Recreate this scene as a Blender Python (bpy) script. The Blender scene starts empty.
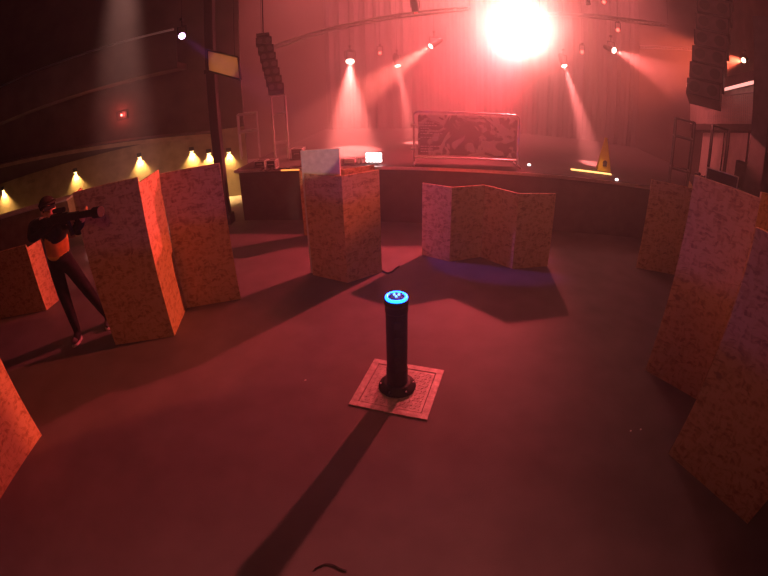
import bpy, bmesh, math, random
from mathutils import Vector, Matrix
R_ = math.radians
random.seed(4)
sc = bpy.context.scene
COL = sc.collection

# ------------------------------------------------------------------ camera
F_PX = 433.7; PITCH = R_(27.43); ROLL = R_(-1.49); CAM_H = 2.4
_fw = Vector((0, math.cos(PITCH), -math.sin(PITCH)))
_up = Vector((0, math.sin(PITCH), math.cos(PITCH)))
_rt = Vector((1, 0, 0))
_c, _s = math.cos(ROLL), math.sin(ROLL)
RT = _c * _rt + _s * _up
UP = -_s * _rt + _c * _up
cam = bpy.data.cameras.new('camera')
cam.type = 'PANO'
cam.sensor_width = 36.0
cam.panorama_type = 'FISHEYE_EQUISOLID'
cam.fisheye_lens = F_PX / 768 * 36
cam.fisheye_fov = math.pi
cam.clip_start = 0.05
cam_o = bpy.data.objects.new('camera', cam)
m = Matrix((( RT.x, UP.x, -_fw.x, 0), (RT.y, UP.y, -_fw.y, 0), (RT.z, UP.z, -_fw.z, CAM_H), (0, 0, 0, 1)))
cam_o.matrix_world = m
COL.objects.link(cam_o)
sc.camera = cam_o

def ray(px, py):
    dx = px - 384; dy = 288 - py; r = math.hypot(dx, dy)
    th = 2 * math.asin(r / 2 / F_PX)
    st = math.sin(th) / max(r, 1e-9)
    return RT * (dx * st) + UP * (dy * st) + _fw * math.cos(th)
CAM = Vector((0, 0, CAM_H))
def at_y(px, py, Y):
    d = ray(px, py); return CAM + d * (Y / d.y)
def at_d(px, py, D):           # D horizontal distance
    d = ray(px, py); return CAM + d * (D / math.hypot(d.x, d.y))
def at_z(px, py, Z=0.0):
    d = ray(px, py); return CAM + d * ((Z - CAM_H) / d.z)

# ------------------------------------------------------------------ world / haze / view
w = bpy.data.worlds.new('world'); sc.world = w; w.use_nodes = True
nt = w.node_tree
bg = nt.nodes['Background']; bg.inputs[0].default_value = (0.30, 0.05, 0.04, 1); bg.inputs[1].default_value = 0.0
HAZE = 0.18
vs = nt.nodes.new('ShaderNodeVolumePrincipled')
vs.inputs['Color'].default_value = (0.9, 0.9, 0.9, 1)
vs.inputs['Density'].default_value = HAZE
vs.inputs['Anisotropy'].default_value = 0.5
# the smoke hangs thickest around the stage and thins out over the floor
geo = nt.nodes.new('ShaderNodeNewGeometry'); sxyz = nt.nodes.new('ShaderNodeSeparateXYZ')
nt.links.new(geo.outputs['Position'], sxyz.inputs[0])
mr = nt.nodes.new('ShaderNodeMapRange'); mr.interpolation_type = 'SMOOTHSTEP'
mr.inputs['From Min'].default_value = 5.0; mr.inputs['From Max'].default_value = 9.5
mr.inputs['To Min'].default_value = 0.004; mr.inputs['To Max'].default_value = HAZE
mx = nt.nodes.new('ShaderNodeMapRange'); mx.interpolation_type = 'SMOOTHSTEP'
mx.inputs['From Min'].default_value = -5.0; mx.inputs['From Max'].default_value = 1.0
mx.inputs['To Min'].default_value = 0.12; mx.inputs['To Max'].default_value = 1.0
nt.links.new(sxyz.outputs['Y'], mr.inputs['Value']); nt.links.new(sxyz.outputs['X'], mx.inputs['Value'])
mu = nt.nodes.new('ShaderNodeMath'); mu.operation = 'MULTIPLY'
nt.links.new(mr.outputs['Result'], mu.inputs[0]); nt.links.new(mx.outputs['Result'], mu.inputs[1])
my = nt.nodes.new('ShaderNodeMapRange'); my.interpolation_type = 'SMOOTHSTEP'
my.inputs['From Min'].default_value = 3.5; my.inputs['From Max'].default_value = 7.5
my.inputs['To Min'].default_value = 1.0; my.inputs['To Max'].default_value = 0.25
nt.links.new(sxyz.outputs['X'], my.inputs['Value'])
mu2 = nt.nodes.new('ShaderNodeMath'); mu2.operation = 'MULTIPLY'
nt.links.new(mu.outputs[0], mu2.inputs[0]); nt.links.new(my.outputs['Result'], mu2.inputs[1])
nt.links.new(mu2.outputs[0], vs.inputs['Density'])
w.cycles.volume_step_size = 1.1
sc.cycles.volume_max_steps = 96
nt.links.new(vs.outputs[0], nt.nodes['World Output'].inputs['Volume'])
sc.view_settings.view_transform = 'Standard'
sc.view_settings.look = 'None'
sc.view_settings.exposure = 0.0
sc.view_settings.gamma = 1.0
sc.view_settings.use_curve_mapping = False
sc.cycles.use_denoising = True
sc.cycles.max_bounces = 6
sc.cycles.diffuse_bounces = 3
sc.cycles.volume_bounces = 1
sc.cycles.sample_clamp_indirect = 4.0

def lamp(name, kind, loc, energy, color, target=None, size=0.05, angle=60, blend=0.3):
    l = bpy.data.lights.new(name, kind)
    l.energy = energy; l.color = color
    if kind in ('POINT', 'SPOT'): l.shadow_soft_size = size
    if kind == 'SPOT':
        l.spot_size = R_(angle); l.spot_blend = blend
    o = bpy.data.objects.new(name, l); o.location = loc
    if target is not None:
        o.rotation_euler = (Vector(target) - Vector(loc)).to_track_quat('-Z', 'Y').to_euler()
    COL.objects.link(o)
    if kind == 'AREA': l.size = size
    return o
RED = (1.0, 0.065, 0.080)
MAIN = Vector((2.73, 8.30, 3.41))
# ------------------------------------------------------------------ stage frame (the stage front runs 9.8 degrees askew)
E_ = Vector((0.9854, -0.1702, 0)); N_ = Vector((0.1702, 0.9854, 0)); O_ = Vector((0, 7.03, 0))
SROT = math.atan2(E_.y, E_.x)
def S(u, v, z=0.0): return O_ + E_ * u + N_ * v + Vector((0, 0, z))
STZ = 1.0

# hall lights plus one added warm fill (their fixtures are built further down)
GAP = 0.12
MAIN_T = Vector((-1.7, 5.4, 0.0))
lamp('main_flood', 'SPOT', MAIN + Vector((-0.03, -0.2, -0.02)), 2800, RED, MAIN_T, 0.06, 92, 1.0)
lamp('main_core', 'SPOT', MAIN + Vector((-0.03, -0.2, -0.02)), 15000, (1.0, 0.21, 0.18), CAM + Vector((0, 0, 1.7)), 0.10, 66, 1.0)
OVER = Vector((0.0, 7.6, 5.7))
lamp('overhead_spot', 'SPOT', OVER + Vector((0, 0, -0.2)), 260, (1.0, 0.06, 0.08), (-0.3, 4.5, 0.0), 0.10, 46, 0.9)
FILL = Vector((0.5, -3.0, 6.5))
lamp('warm_fill', 'AREA', FILL + Vector((0, 0, -0.03)), 21, (1.0, 0.27, 0.10), (0.0, 6.5, 1.2), 1.6).data.spread = R_(75)  # unseen warm fill, added to brighten the camera-facing boards
#                fixture px, dist, target, energy, colour, angle, blend
BEAMS = [
    ('a', at_d(350, 58, 10.6), None, at_d(352, 210, 8.0), 5500, (1.0, 0.19, 0.16), 30, 0.6),
    ('b', at_d(397, 62, 10.8), None, at_d(416, 160, 9.5), 4500, (1.0, 0.20, 0.17), 13, 0.5),
    ('c', at_d(434, 44, 10.2), None, at_d(360, 95, 9.0), 4500, (1.0, 0.16, 0.12), 22, 0.6),
    ('d', at_d(563, 62, 10.4), None, at_d(592, 160, 9.0), 5500, (1.0, 0.20, 0.18), 14, 0.5),
    ('e', at_d(611, 49, 10.0), None, at_d(700, 95, 8.0), 2200, (1.0, 0.15, 0.13), 24, 0.6),
    ('f', at_d(415, 8, 9.6), None, at_d(424, 60, 9.6), 60, (1.0, 0.16, 0.13), 18, 0.6),
]
for n, p, _, t, e, c, a, b in BEAMS:
    d = (t - p).normalized()
    lamp('beam_' + n, 'SPOT', p + d * 0.14, e, c, t, 0.05, a, b)
RIGHT_L = at_d(745, 60, 12.0)
lamp('side_lamp', 'SPOT', RIGHT_L + (Vector((-3.2, 3.2, .5)) - RIGHT_L).normalized() * .22, 6500, (1.0, 0.115, 0.055), (-3.4, 2.8, 1.15), 0.05, 19, 0.5)
DOWN_L = at_d(130, 60, 8.3); DOWN_L.z = 7.3
lamp('down_beam', 'SPOT', DOWN_L + Vector((0, 0, -0.2)), 30000, (1.0, 0.42, 0.34), at_d(127, 178, 8.4), 0.15, 17, 0.6)
PURP_L = at_d(182, 36, 7.4)
lamp('purple_lamp', 'SPOT', PURP_L + Vector((0.06, -0.14, -.05)), 450, (0.50, 0.11, 0.90), (0.66, 5.48, 0.62), 0.04, 13, 0.5)
WARM = (1.0, 0.55, 0.16)

# ------------------------------------------------------------------ materials
def mat(name, color=(0.5, 0.5, 0.5), rough=0.6, metal=0.0, noise=0.0, scale=8.0, bump=0.0, bscale=60.0, emit=None, estr=0.0, spec=0.4):
    mt = bpy.data.materials.new(name); mt.use_nodes = True
    t = mt.node_tree; b = t.nodes['Principled BSDF']
    b.inputs['Roughness'].default_value = rough
    b.inputs['Metallic'].default_value = metal
    b.inputs['Specular IOR Level'].default_value = spec
    tc = t.nodes.new('ShaderNodeTexCoord')
    n = t.nodes.new('ShaderNodeTexNoise'); n.inputs['Scale'].default_value = scale; n.inputs['Detail'].default_value = 6
    t.links.new(tc.outputs['Object'], n.inputs['Vector'])
    r = t.nodes.new('ShaderNodeValToRGB')
    k = noise
    r.color_ramp.elements[0].position = 0.3; r.color_ramp.elements[1].position = 0.7
    r.color_ramp.elements[0].color = tuple(max(0, c * (1 - k)) for c in color) + (1,)
    r.color_ramp.elements[1].color = tuple(min(1, c * (1 + k)) for c in color) + (1,)
    t.links.new(n.outputs['Fac'], r.inputs['Fac']); t.links.new(r.outputs['Color'], b.inputs['Base Color'])
    if bump > 0:
        n2 = t.nodes.new('ShaderNodeTexNoise'); n2.inputs['Scale'].default_value = bscale; n2.inputs['Detail'].default_value = 4
        t.links.new(tc.outputs['Object'], n2.inputs['Vector'])
        bp = t.nodes.new('ShaderNodeBump'); bp.inputs['Strength'].default_value = bump; bp.inputs['Distance'].default_value = 0.01
        t.links.new(n2.outputs['Fac'], bp.inputs['Height']); t.links.new(bp.outputs['Normal'], b.inputs['Normal'])
    if emit:
        b.inputs['Emission Color'].default_value = tuple(emit) + (1,)
        b.inputs['Emission Strength'].default_value = estr
    return mt

def osb_mat():
    mt = bpy.data.materials.new('osb'); mt.use_nodes = True
    t = mt.node_tree; b = t.nodes['Principled BSDF']; L = t.links
    tc = t.nodes.new('ShaderNodeTexCoord')
    warp = t.nodes.new('ShaderNodeTexNoise'); warp.inputs['Scale'].default_value = 9; warp.inputs['Detail'].default_value = 3
    L.new(tc.outputs['Object'], warp.inputs['Vector'])
    cols = []
    for (rot, sc_) in (((0, 0.6, 0), (16, 14, 44)), ((0, -0.8, 0), (40, 14, 14)), ((0.1, 1.3, 0), (18, 14, 52))):
        mp = t.nodes.new('ShaderNodeMapping'); mp.inputs['Rotation'].default_value = rot; mp.inputs['Scale'].default_value = sc_
        ad = t.nodes.new('ShaderNodeVectorMath'); ad.operation = 'MULTIPLY_ADD'
        ad.inputs[1].default_value = (0.09, 0.09, 0.09)
        L.new(warp.outputs['Color'], ad.inputs[0]); L.new(tc.outputs['Object'], ad.inputs[2])
        L.new(ad.outputs[0], mp.inputs['Vector'])
        v = t.nodes.new('ShaderNodeTexVoronoi'); v.inputs['Scale'].default_value = 1.0
        L.new(mp.outputs[0], v.inputs['Vector'])
        sp = t.nodes.new('ShaderNodeSeparateColor'); L.new(v.outputs['Color'], sp.inputs[0])
        cols.append(sp.outputs[0])
    a1 = t.nodes.new('ShaderNodeMath'); a1.operation = 'ADD'; L.new(cols[0], a1.inputs[0]); L.new(cols[1], a1.inputs[1])
    a2 = t.nodes.new('ShaderNodeMath'); a2.operation = 'ADD'; L.new(a1.outputs[0], a2.inputs[0]); L.new(cols[2], a2.inputs[1])
    a3 = t.nodes.new('ShaderNodeMath'); a3.operation = 'DIVIDE'; L.new(a2.outputs[0], a3.inputs[0]); a3.inputs[1].default_value = 3
    r = t.nodes.new('ShaderNodeValToRGB'); cr = r.color_ramp
    cr.elements[0].position = 0.12; cr.elements[0].color = (0.33, 0.20, 0.10, 1)
    cr.elements[1].position = 0.8; cr.elements[1].color = (0.62, 0.44, 0.24, 1)
    e = cr.elements.new(0.38); e.color = (0.50, 0.33, 0.16, 1)
    e = cr.elements.new(0.55); e.color = (0.60, 0.42, 0.22, 1)
    L.new(a3.outputs[0], r.inputs['Fac']); L.new(r.outputs['Color'], b.inputs['Base Color'])
    b.inputs['Roughness'].default_value = 0.62
    b.inputs['Specular IOR Level'].default_value = 0.3
    bp = t.nodes.new('ShaderNodeBump'); bp.inputs['Strength'].default_value = 0.25; bp.inputs['Distance'].default_value = 0.004
    L.new(a3.outputs[0], bp.inputs['Height']); L.new(bp.outputs['Normal'], b.inputs['Normal'])
    return mt

M = dict(
    osb=osb_mat(),
    floor=mat('venue_floor', (0.16, 0.15, 0.152), 0.62, noise=0.12, scale=3.0, bump=0.25, bscale=90, spec=0.35),
    wall=mat('dark_wall', (0.10, 0.075, 0.065), 0.85, noise=0.25, scale=2.0, bump=0.1),
    bar=mat('bar_wall', (0.30, 0.235, 0.15), 0.8, noise=0.2, scale=4.0, bump=0.15),
    pink=mat('pale_wall', (0.62, 0.55, 0.52), 0.8, noise=0.1, scale=4.0, bump=0.1),
    black=mat('black_paint', (0.022, 0.022, 0.024), 0.5, noise=0.2, scale=20, bump=0.05),
    matte=mat('stage_black', (0.07, 0.06, 0.062), 0.75, noise=0.2, scale=6, bump=0.1),
    stage=mat('stage_deck', (0.04, 0.036, 0.036), 0.75, noise=0.25, scale=5, bump=0.1),
    cloth=mat('curtain_cloth', (0.055, 0.045, 0.05), 0.95, noise=0.25, scale=10, bump=0.2),
    alu=mat('aluminium', (0.55, 0.55, 0.57), 0.35, metal=0.85, noise=0.1, scale=30),
    grey=mat('grey_cone', (0.13, 0.12, 0.12), 0.5),
    white=mat('white_board', (0.80, 0.79, 0.76), 0.6, noise=0.12, scale=14, bump=0.1, bscale=30),
    plate=mat('floor_plate', (0.55, 0.52, 0.50), 0.45, metal=0.25, noise=0.25, scale=22, bump=0.3, bscale=50),
    yellow=mat('yellow_plastic', (0.85, 0.55, 0.03), 0.4, noise=0.06, scale=10),
    dark_sym=mat('black_print', (0.02, 0.02, 0.02), 0.6),
    skin=mat('skin', (0.62, 0.36, 0.27), 0.55, noise=0.06, scale=20),
    clothes=mat('black_clothes', (0.018, 0.017, 0.02), 0.9, noise=0.3, scale=14, bump=0.35, bscale=22),
    vest=mat('orange_vest', (0.62, 0.30, 0.05), 0.7, noise=0.2, scale=12, bump=0.2, bscale=26),
    vest2=mat('yellow_band', (0.80, 0.60, 0.08), 0.6, noise=0.1, scale=12),
    shoe=mat('shoe', (0.10, 0.09, 0.10), 0.6, noise=0.2, scale=30),
    sole=mat('pale_sole', (0.65, 0.6, 0.58), 0.6),
    hair=mat('dark_hair', (0.012, 0.009, 0.008), 0.9, noise=0.4, scale=60, bump=0.5, bscale=120),
    gun=mat('gun_black', (0.02, 0.02, 0.022), 0.7, noise=0.2, scale=20),
    glass=mat('lens_glass', (0.05, 0.05, 0.06), 0.08, spec=0.8),
    cable=mat('cable', (0.04, 0.04, 0.045), 0.6),
    beige=mat('beige_screen', (0.62, 0.48, 0.26), 0.8, noise=0.1, scale=3),
    blue_ring=mat('blue_led', (0.05, 0.1, 0.3), 0.3, emit=(0.004, 0.10, 1.0), estr=13),
    blue_core=mat('blue_core', (0.3, 0.4, 0.6), 0.3, emit=(0.18, 0.50, 1.0), estr=2.2),
    hot=mat('lamp_hot', (0.8, 0.6, 0.6), 0.3, emit=(1.0, 0.45, 0.38), estr=120),
    lit=mat('lamp_lit', (0.8, 0.6, 0.6), 0.3, emit=(1.0, 0.42, 0.34), estr=18),
    orange_lit=mat('lamp_orange', (0.8, 0.6, 0.4), 0.3, emit=(1.0, 0.55, 0.35), estr=14),
    purple_lit=mat('lamp_purple', (0.8, 0.6, 0.9), 0.3, emit=(0.75, 0.42, 1.0), estr=16),
    red_lit=mat('lamp_red', (0.8, 0.1, 0.1), 0.3, emit=(1.0, 0.07, 0.05), estr=6),
    white_lit=mat('lamp_white', (0.9, 0.9, 0.9), 0.3, emit=(1.0, 0.80, 0.76), estr=6),
    warm_lit=mat('lamp_warm', (0.9, 0.8, 0.6), 0.3, emit=(1.0, 0.72, 0.28), estr=7),
    strip_lit=mat('strip_pink', (0.9, 0.8, 0.8), 0.3, emit=(1.0, 0.42, 0.36), estr=1.3),
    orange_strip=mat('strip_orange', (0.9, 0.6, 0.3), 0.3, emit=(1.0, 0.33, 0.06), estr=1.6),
)

def banner_mat():
    mt = bpy.data.materials.new('banner_print'); mt.use_nodes = True
    t = mt.node_tree; b = t.nodes['Principled BSDF']; L = t.links
    tc = t.nodes.new('ShaderNodeTexCoord')
    wv = t.nodes.new('ShaderNodeTexNoise'); wv.inputs['Scale'].default_value = 3.2; wv.inputs['Detail'].default_value = 2; wv.inputs['Distortion'].default_value = 2.2
    L.new(tc.outputs['Object'], wv.inputs['Vector'])
    r = t.nodes.new('ShaderNodeValToRGB'); r.color_ramp.elements[0].position = 0.47; r.color_ramp.elements[1].position = 0.56
    r.color_ramp.elements[0].color = (0.34, 0.30, 0.29, 1); r.color_ramp.elements[1].color = (0.72, 0.69, 0.65, 1)
    L.new(wv.outputs['Fac'], r.inputs['Fac']); L.new(r.outputs['Color'], b.inputs['Base Color'])
    b.inputs['Roughness'].default_value = 0.5
    return mt
M['banner'] = banner_mat()

# ------------------------------------------------------------------ mesh helpers
class MB:
    def __init__(s): s.bm = bmesh.new(); s.mi = 0
    def box(s, c, size, rz=0.0, rx=0.0, ry=0.0):
        mt = Matrix.Translation(Vector(c)) @ Matrix.Rotation(rz, 4, 'Z') @ Matrix.Rotation(ry, 4, 'Y') @ Matrix.Rotation(rx, 4, 'X') @ Matrix.Diagonal((*size, 1))
        r = bmesh.ops.create_cube(s.bm, size=1.0, matrix=mt); s._m(r['verts']); return s
    def _m(s, vs):
        for f in {f for v in vs for f in v.link_faces}: f.material_index = s.mi
    def cyl(s, p0, p1, r0, r1=None, seg=16, cap=True):
        p0 = Vector(p0); p1 = Vector(p1); d = p1 - p0
        mt = Matrix.Translation((p0 + p1) / 2) @ d.to_track_quat('Z', 'Y').to_matrix().to_4x4()
        r = bmesh.ops.create_cone(s.bm, cap_ends=cap, segments=seg, radius1=r0, radius2=r0 if r1 is None else r1, depth=d.length, matrix=mt); s._m(r['verts'])
        return s
    def tube(s, pts, r, seg=8):
        pts = [Vector(p) for p in pts]
        for a, b in zip(pts, pts[1:]): s.cyl(a, b, r, seg=seg)
        for p in pts[1:-1]: s.ball(p, r, 8, 6)
        return s
    def ball(s, c, r, u=16, v=10, scale=(1, 1, 1)):
        rr = bmesh.ops.create_uvsphere(s.bm, u_segments=u, v_segments=v, radius=r, matrix=Matrix.Translation(Vector(c)) @ Matrix.Diagonal((*scale, 1)))
        s._m(rr['verts']); return s
    def lathe(s, prof, c=(0, 0, 0), seg=40):
        c = Vector(c); rings = []
        for r, z in prof:
            rings.append([s.bm.verts.new(c + Vector((r * math.cos(2 * math.pi * k / seg), r * math.sin(2 * math.pi * k / seg), z))) for k in range(seg)])
        for a, b in zip(rings, rings[1:]):
            for k in range(seg):
                f = s.bm.faces.new((a[k], a[(k + 1) % seg], b[(k + 1) % seg], b[k])); f.material_index = s.mi
        if prof[0][0] > 1e-6: s.bm.faces.new(rings[0][::-1]).material_index = s.mi
        if prof[-1][0] > 1e-6: s.bm.faces.new(rings[-1]).material_index = s.mi
        return s
    def poly(s, pts, thick):
        """prism: planar outline pushed by the vector thick"""
        a = [s.bm.verts.new(Vector(p)) for p in pts]; b = [s.bm.verts.new(Vector(p) + Vector(thick)) for p in pts]
        s.bm.faces.new(a); s.bm.faces.new(b[::-1]); n = len(a)
        for k in range(n): s.bm.faces.new((a[k], b[k], b[(k + 1) % n], a[(k + 1) % n]))
        return s
    def build(s, name, mats, parent=None, bevel=0.0, smooth=False, loc=None):
        bmesh.ops.recalc_face_normals(s.bm, faces=s.bm.faces)
        me = bpy.data.meshes.new(name)
        if loc is not None:
            for v in s.bm.verts: v.co -= Vector(loc)
        if smooth:
            for f in s.bm.faces: f.smooth = True
        s.bm.to_mesh(me); s.bm.free()
        for x in (mats if isinstance(mats, (list, tuple)) else [mats]): me.materials.append(x)
        o = bpy.data.objects.new(name, me); COL.objects.link(o)
        if loc is not None: o.location = loc
        if parent: o.parent = parent
        if bevel > 0:
            bv = o.modifiers.new('bevel', 'BEVEL'); bv.width = bevel; bv.segments = 2; bv.limit_method = 'ANGLE'
        if smooth:
            try:
                es = o.modifiers.new('ws', 'WEIGHTED_NORMAL'); es.keep_sharp = True
            except Exception: pass
        return o
def tag(o, label=None, cat=None, group=None, kind=None):
    if label: o['label'] = label
    if cat: o['category'] = cat
    if group: o['group'] = group
    if kind: o['kind'] = kind
    return o
def thing(name, loc, label, cat, rz=0.0, group=None):
    o = bpy.data.objects.new(name, None); o.empty_display_size = 0.1; COL.objects.link(o)
    o.location = loc; o.rotation_euler = (0, 0, rz)
    return tag(o, label, cat, group)
def copy_tree(o, parent=None):
    c = o.copy(); COL.objects.link(c)
    if parent: c.parent = parent
    for ch in [x for x in bpy.data.objects if x.parent == o]: copy_tree(ch, c)
    return c
def lighten(o, c):   # set a label on a part
    o['label'] = c; return o

# ------------------------------------------------------------------ structure
def struct(mb, name, mt):
    o = mb.build(name, mt); o['kind'] = 'structure'; return o
struct(MB().box((0, 3.5, -0.1), (34, 30, 0.2)), 'floor', M['floor'])
struct(MB().box((0, 3.5, 8.1), (34, 30, 0.2)), 'ceiling', M['wall'])
bk0, bk1 = S(-6, 6.6), S(14, 6.6)
def wall(name, a, b, h, mt, th=0.2, z0=0.0):
    a = Vector(a); b = Vector(b); a.z = b.z = 0; c = (a + b) / 2; d = b - a
    return struct(MB().box((c.x, c.y, z0 + h / 2), (d.length, th, h), math.atan2(d.y, d.x)), name, mt)
wall('wall_back', S(-8, 6.9), S(12, 6.9), 8, M['wall'])
BW0, BW1 = Vector((-13.0, 7.55, 0)), Vector((-3.1, 9.75, 0))
wall('wall_left', BW0, BW1, 8, M['wall'])
wall('trim_1', BW0 + Vector((0.028, -0.125, 0)), BW1 + Vector((0.028, -0.125, 0)), 1.62, M['bar'], 0.04)
RW0, RW1 = Vector((5.75, 3.2, 0)), Vector((9.3, 10.6, 0))
wall('wall_right', RW0 + Vector((1.0, -.5, 0)), RW1 + Vector((1.0, -.5, 0)), 8, M['wall'])

# ------------------------------------------------------------------ stage
st = thing('stage', S(2.1, 3.0), 'long low black concert stage across the back of the hall', 'stage', SROT)
MB().box((0, 0, STZ - 0.03), (9.6, 6.0, 0.06)).build('deck', M['stage'], st, bevel=0.01)
MB().box((0, 0.02, (STZ - 0.06) / 2), (9.5, 5.9, STZ - 0.06)).build('skirt', M['matte'], st)
MB().box((0, -3.012, STZ - 0.03), (9.6, 0.02, 0.05)).build('edge_trim', M['alu'], st)
# ------------------------------------------------------------------ curtain
cb = MB()
n = 300; W = 9.4
pts = []
for k in range(n + 1):
    x = -W / 2 + W * k / n
    pts.append((x, 0.09 * math.sin(x * 17) + 0.04 * math.sin(x * 41 + 1)))
lo = [cb.bm.verts.new((x, y, 0)) for x, y in pts]; hi = [cb.bm.verts.new((x, y * 0.6, 4.9)) for x, y in pts]
lo2 = [cb.bm.verts.new((x, y + 0.02, 0)) for x, y in pts]; hi2 = [cb.bm.verts.new((x, y * 0.6 + 0.02, 4.9)) for x, y in pts]
for k in range(n):
    cb.bm.faces.new((lo[k], lo[k + 1], hi[k + 1], hi[k])); cb.bm.faces.new((lo2[k + 1], lo2[k], hi2[k], hi2[k + 1]))
cu = cb.build('stage_curtain', M['cloth'], smooth=True); cu.location = S(2.1, 5.75, STZ); cu.rotation_euler.z = SROT
tag(cu, 'tall dark pleated curtain hanging at the back of the stage', 'curtain')

# ------------------------------------------------------------------ OSB screens
def board(a, b, h, parent, th=0.018, z0=0.0, mt=None, top=None, name='board'):
    a = Vector((a[0], a[1], 0)); b = Vector((b[0], b[1], 0)); d = (b - a)
    nrm = Vector((-d.y, d.x, 0)).normalized() * th
    base = parent.location
    mb = MB()
    outline = [Vector((0, 0, z0)), Vector((d.length, 0, z0)), Vector((d.length, 0, (h if top is None else top))), Vector((0, 0, h))]
    mb.poly(outline, (0, th, 0))
    o = mb.build(name, mt or M['osb'], parent, bevel=0.002)
    o.location = (a.x - base.x, a.y - base.y, 0.0)
    o.rotation_euler.z = math.atan2(d.y, d.x)
    return o
def bracket(p, z, parent, rz=0):
    b = parent.location
    o = MB().box((0, 0, 0), (0.012, 0.03, 0.09)).build('hinge', M['alu'], parent); o.location = (p[0] - b.x, p[1] - b.y, z); o.rotation_euler.z = rz
def screen(label, pts, hs, group=None):
    t = thing('plywood_barricade', (pts[0][0], pts[0][1], 0), label, 'barricade', group=group)
    for i, (a, b) in enumerate(zip(pts, pts[1:])):
        h = hs[i] if isinstance(hs, (list, tuple)) else hs
        board(a, b, h, t)
    return t
G = 'plywood barricades around the arena floor'
screen('large strand board barricade with a bright orange-lit fold beside the armed player',
       [(-3.17, 3.70), (-3.04, 3.40), (-2.31, 3.61), (-2.405, 4.23), (-1.737, 4.433)], [1.76, 1.78, 1.72, 1.67], G)
screen('tall strand board barricade with two faces, standing left of the blue-lit pillar',
       [(-0.92, 5.04), (-0.447, 4.784), (-0.02, 5.076)], [1.345, 1.345], G)
screen('low strand board barricade half hidden behind the tall one left of the pillar',
       [(-1.27, 6.55), (-0.55, 6.45), (-0.1, 6.75)], 1.08, G)
screen('wide low zigzag strand board barricade with a purple-lit end, right of the pillar',
       [(0.543, 5.604), (0.90, 5.352), (1.37, 5.49), (1.72, 5.08), (2.27, 5.15)], 1.045, G)
screen('medium strand board barricade partly behind the big one on the right',
       [(3.753, 5.059), (4.41, 4.80), (4.75, 5.3)], [1.36, 1.36], G)
screen('big strand board barricade lit purple at its top left, near the right edge',
       [(2.51, 2.755), (2.86, 2.23), (3.6, 2.22)], [1.92, 1.97], G)
screen('nearest right strand board barricade with its bottom corner in the dark foreground',
       [(2.18, 1.69), (2.57, 0.79), (3.45, 1.15)], [1.86, 1.86], G)
screen('orange-lit strand board barricade cut off by the left edge in the foreground',
       [(-3.85, 1.15), (-3.20, 1.02), (-3.164, 1.88), (-3.9, 1.75)], 1.5, G)
screen('small strand board barricade with an orange-lit edge behind the player, far left',
       [(-6.3, 3.85), (-4.97, 4.19), (-4.93, 4.5)], [1.05, 1.0], G)
wb = thing('white_board', (-0.93, 5.22, 0), 'pale white board showing above the tall barricade beside the stage edge', 'board')
board((-0.955, 5.11), (-0.465, 4.85), 1.62, wb, mt=M['white'], z0=0.0, top=1.66, name='sheet')
o = MB().box((0, 0, 0.02), (0.08, 0.34, 0.04)).build('foot', M['black'], wb); o.location = (0.18, -0.02, 0)

# ------------------------------------------------------------------ pillar and plate
PX, PY = 0.09, 2.80
c4 = [at_z(376.5, 359.4), at_z(443.4, 370.6), at_z(426, 422), at_z(348.6, 404.5)]
pc = sum(c4, Vector()) / 4
ang = math.atan2((c4[1] - c4[0]).y, (c4[1] - c4[0]).x)
pt = thing('floor_plate', (pc.x, pc.y, 0), 'square patterned metal plate lying on the floor under the blue-lit pillar', 'plate', ang)
SZ = 0.325
mb = MB()
for dx, dy, sx, sy in ((0, SZ - 0.03, 2 * SZ, 0.06), (0, -SZ + 0.03, 2 * SZ, 0.06), (SZ - 0.03, 0, 0.06, 2 * SZ - 0.12), (-SZ + 0.03, 0, 0.06, 2 * SZ - 0.12)):
    mb.box((dx, dy, 0.006), (sx, sy, 0.012))
mb.build('frame', M['plate'], pt, bevel=0.002)
mb = MB().box((0, 0, 0.004), (2 * SZ - 0.135, 2 * SZ - 0.135, 0.008))
k = 15; st_ = (2 * SZ - 0.17) / k
for i in range(k):
    for j in range(k):
        mb.box((-SZ + 0.085 + st_ * (i + .5), -SZ + 0.085 + st_ * (j + .5), 0.0095), (0.026, 0.007, 0.004), R_(45 if (i + j) % 2 else -45))
mb.build('tread_panel', M['plate'], pt)
pl = thing('light_pillar', (PX, PY, 0.0115), 'black cylindrical pillar with a glowing blue ring on top, at the centre', 'pillar')
MB().lathe([(0.155, 0), (0.158, 0.012), (0.150, 0.03), (0.125, 0.038), (0.118, 0.055), (0.10, 0.06)]).build('base_flange', M['black'], pl, smooth=True)
mb = MB()
for k in range(6):
    a = k * math.pi / 3; mb.cyl((0.138 * math.cos(a), 0.138 * math.sin(a), 0.03), (0.138 * math.cos(a), 0.138 * math.sin(a), 0.042), 0.008, seg=6)
mb.build('bolts', M['alu'], pl)
MB().lathe([(0.088, 0.055), (0.088, 0.20), (0.084, 0.205), (0.084, 0.74), (0.088, 0.745), (0.088, 0.80), (0.092, 0.81)]).build('column', M['black'], pl, smooth=False)
MB().lathe([(0.092, 0.81), (0.094, 0.815), (0.094, 0.845), (0.090, 0.85), (0.06, 0.851)]).build('collar', M['gun'], pl)
rg = MB()
ma, mi_, sg = 0.073, 0.012, 40
for k in range(sg):
    for j in range(10):
        pass
rings = []
for k in range(sg):
    a = 2 * math.pi * k / sg; ring = []
    for j in range(10):
        b = 2 * math.pi * j / 10; rr = ma + mi_ * math.cos(b)
        ring.append(rg.bm.verts.new((rr * math.cos(a), rr * math.sin(a), 0.857 + mi_ * math.sin(b))))
    rings.append(ring)
for k in range(sg):
    for j in range(10):
        rg.bm.faces.new((rings[k][j], rings[(k + 1) % sg][j], rings[(k + 1) % sg][(j + 1) % 10], rings[k][(j + 1) % 10]))
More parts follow.
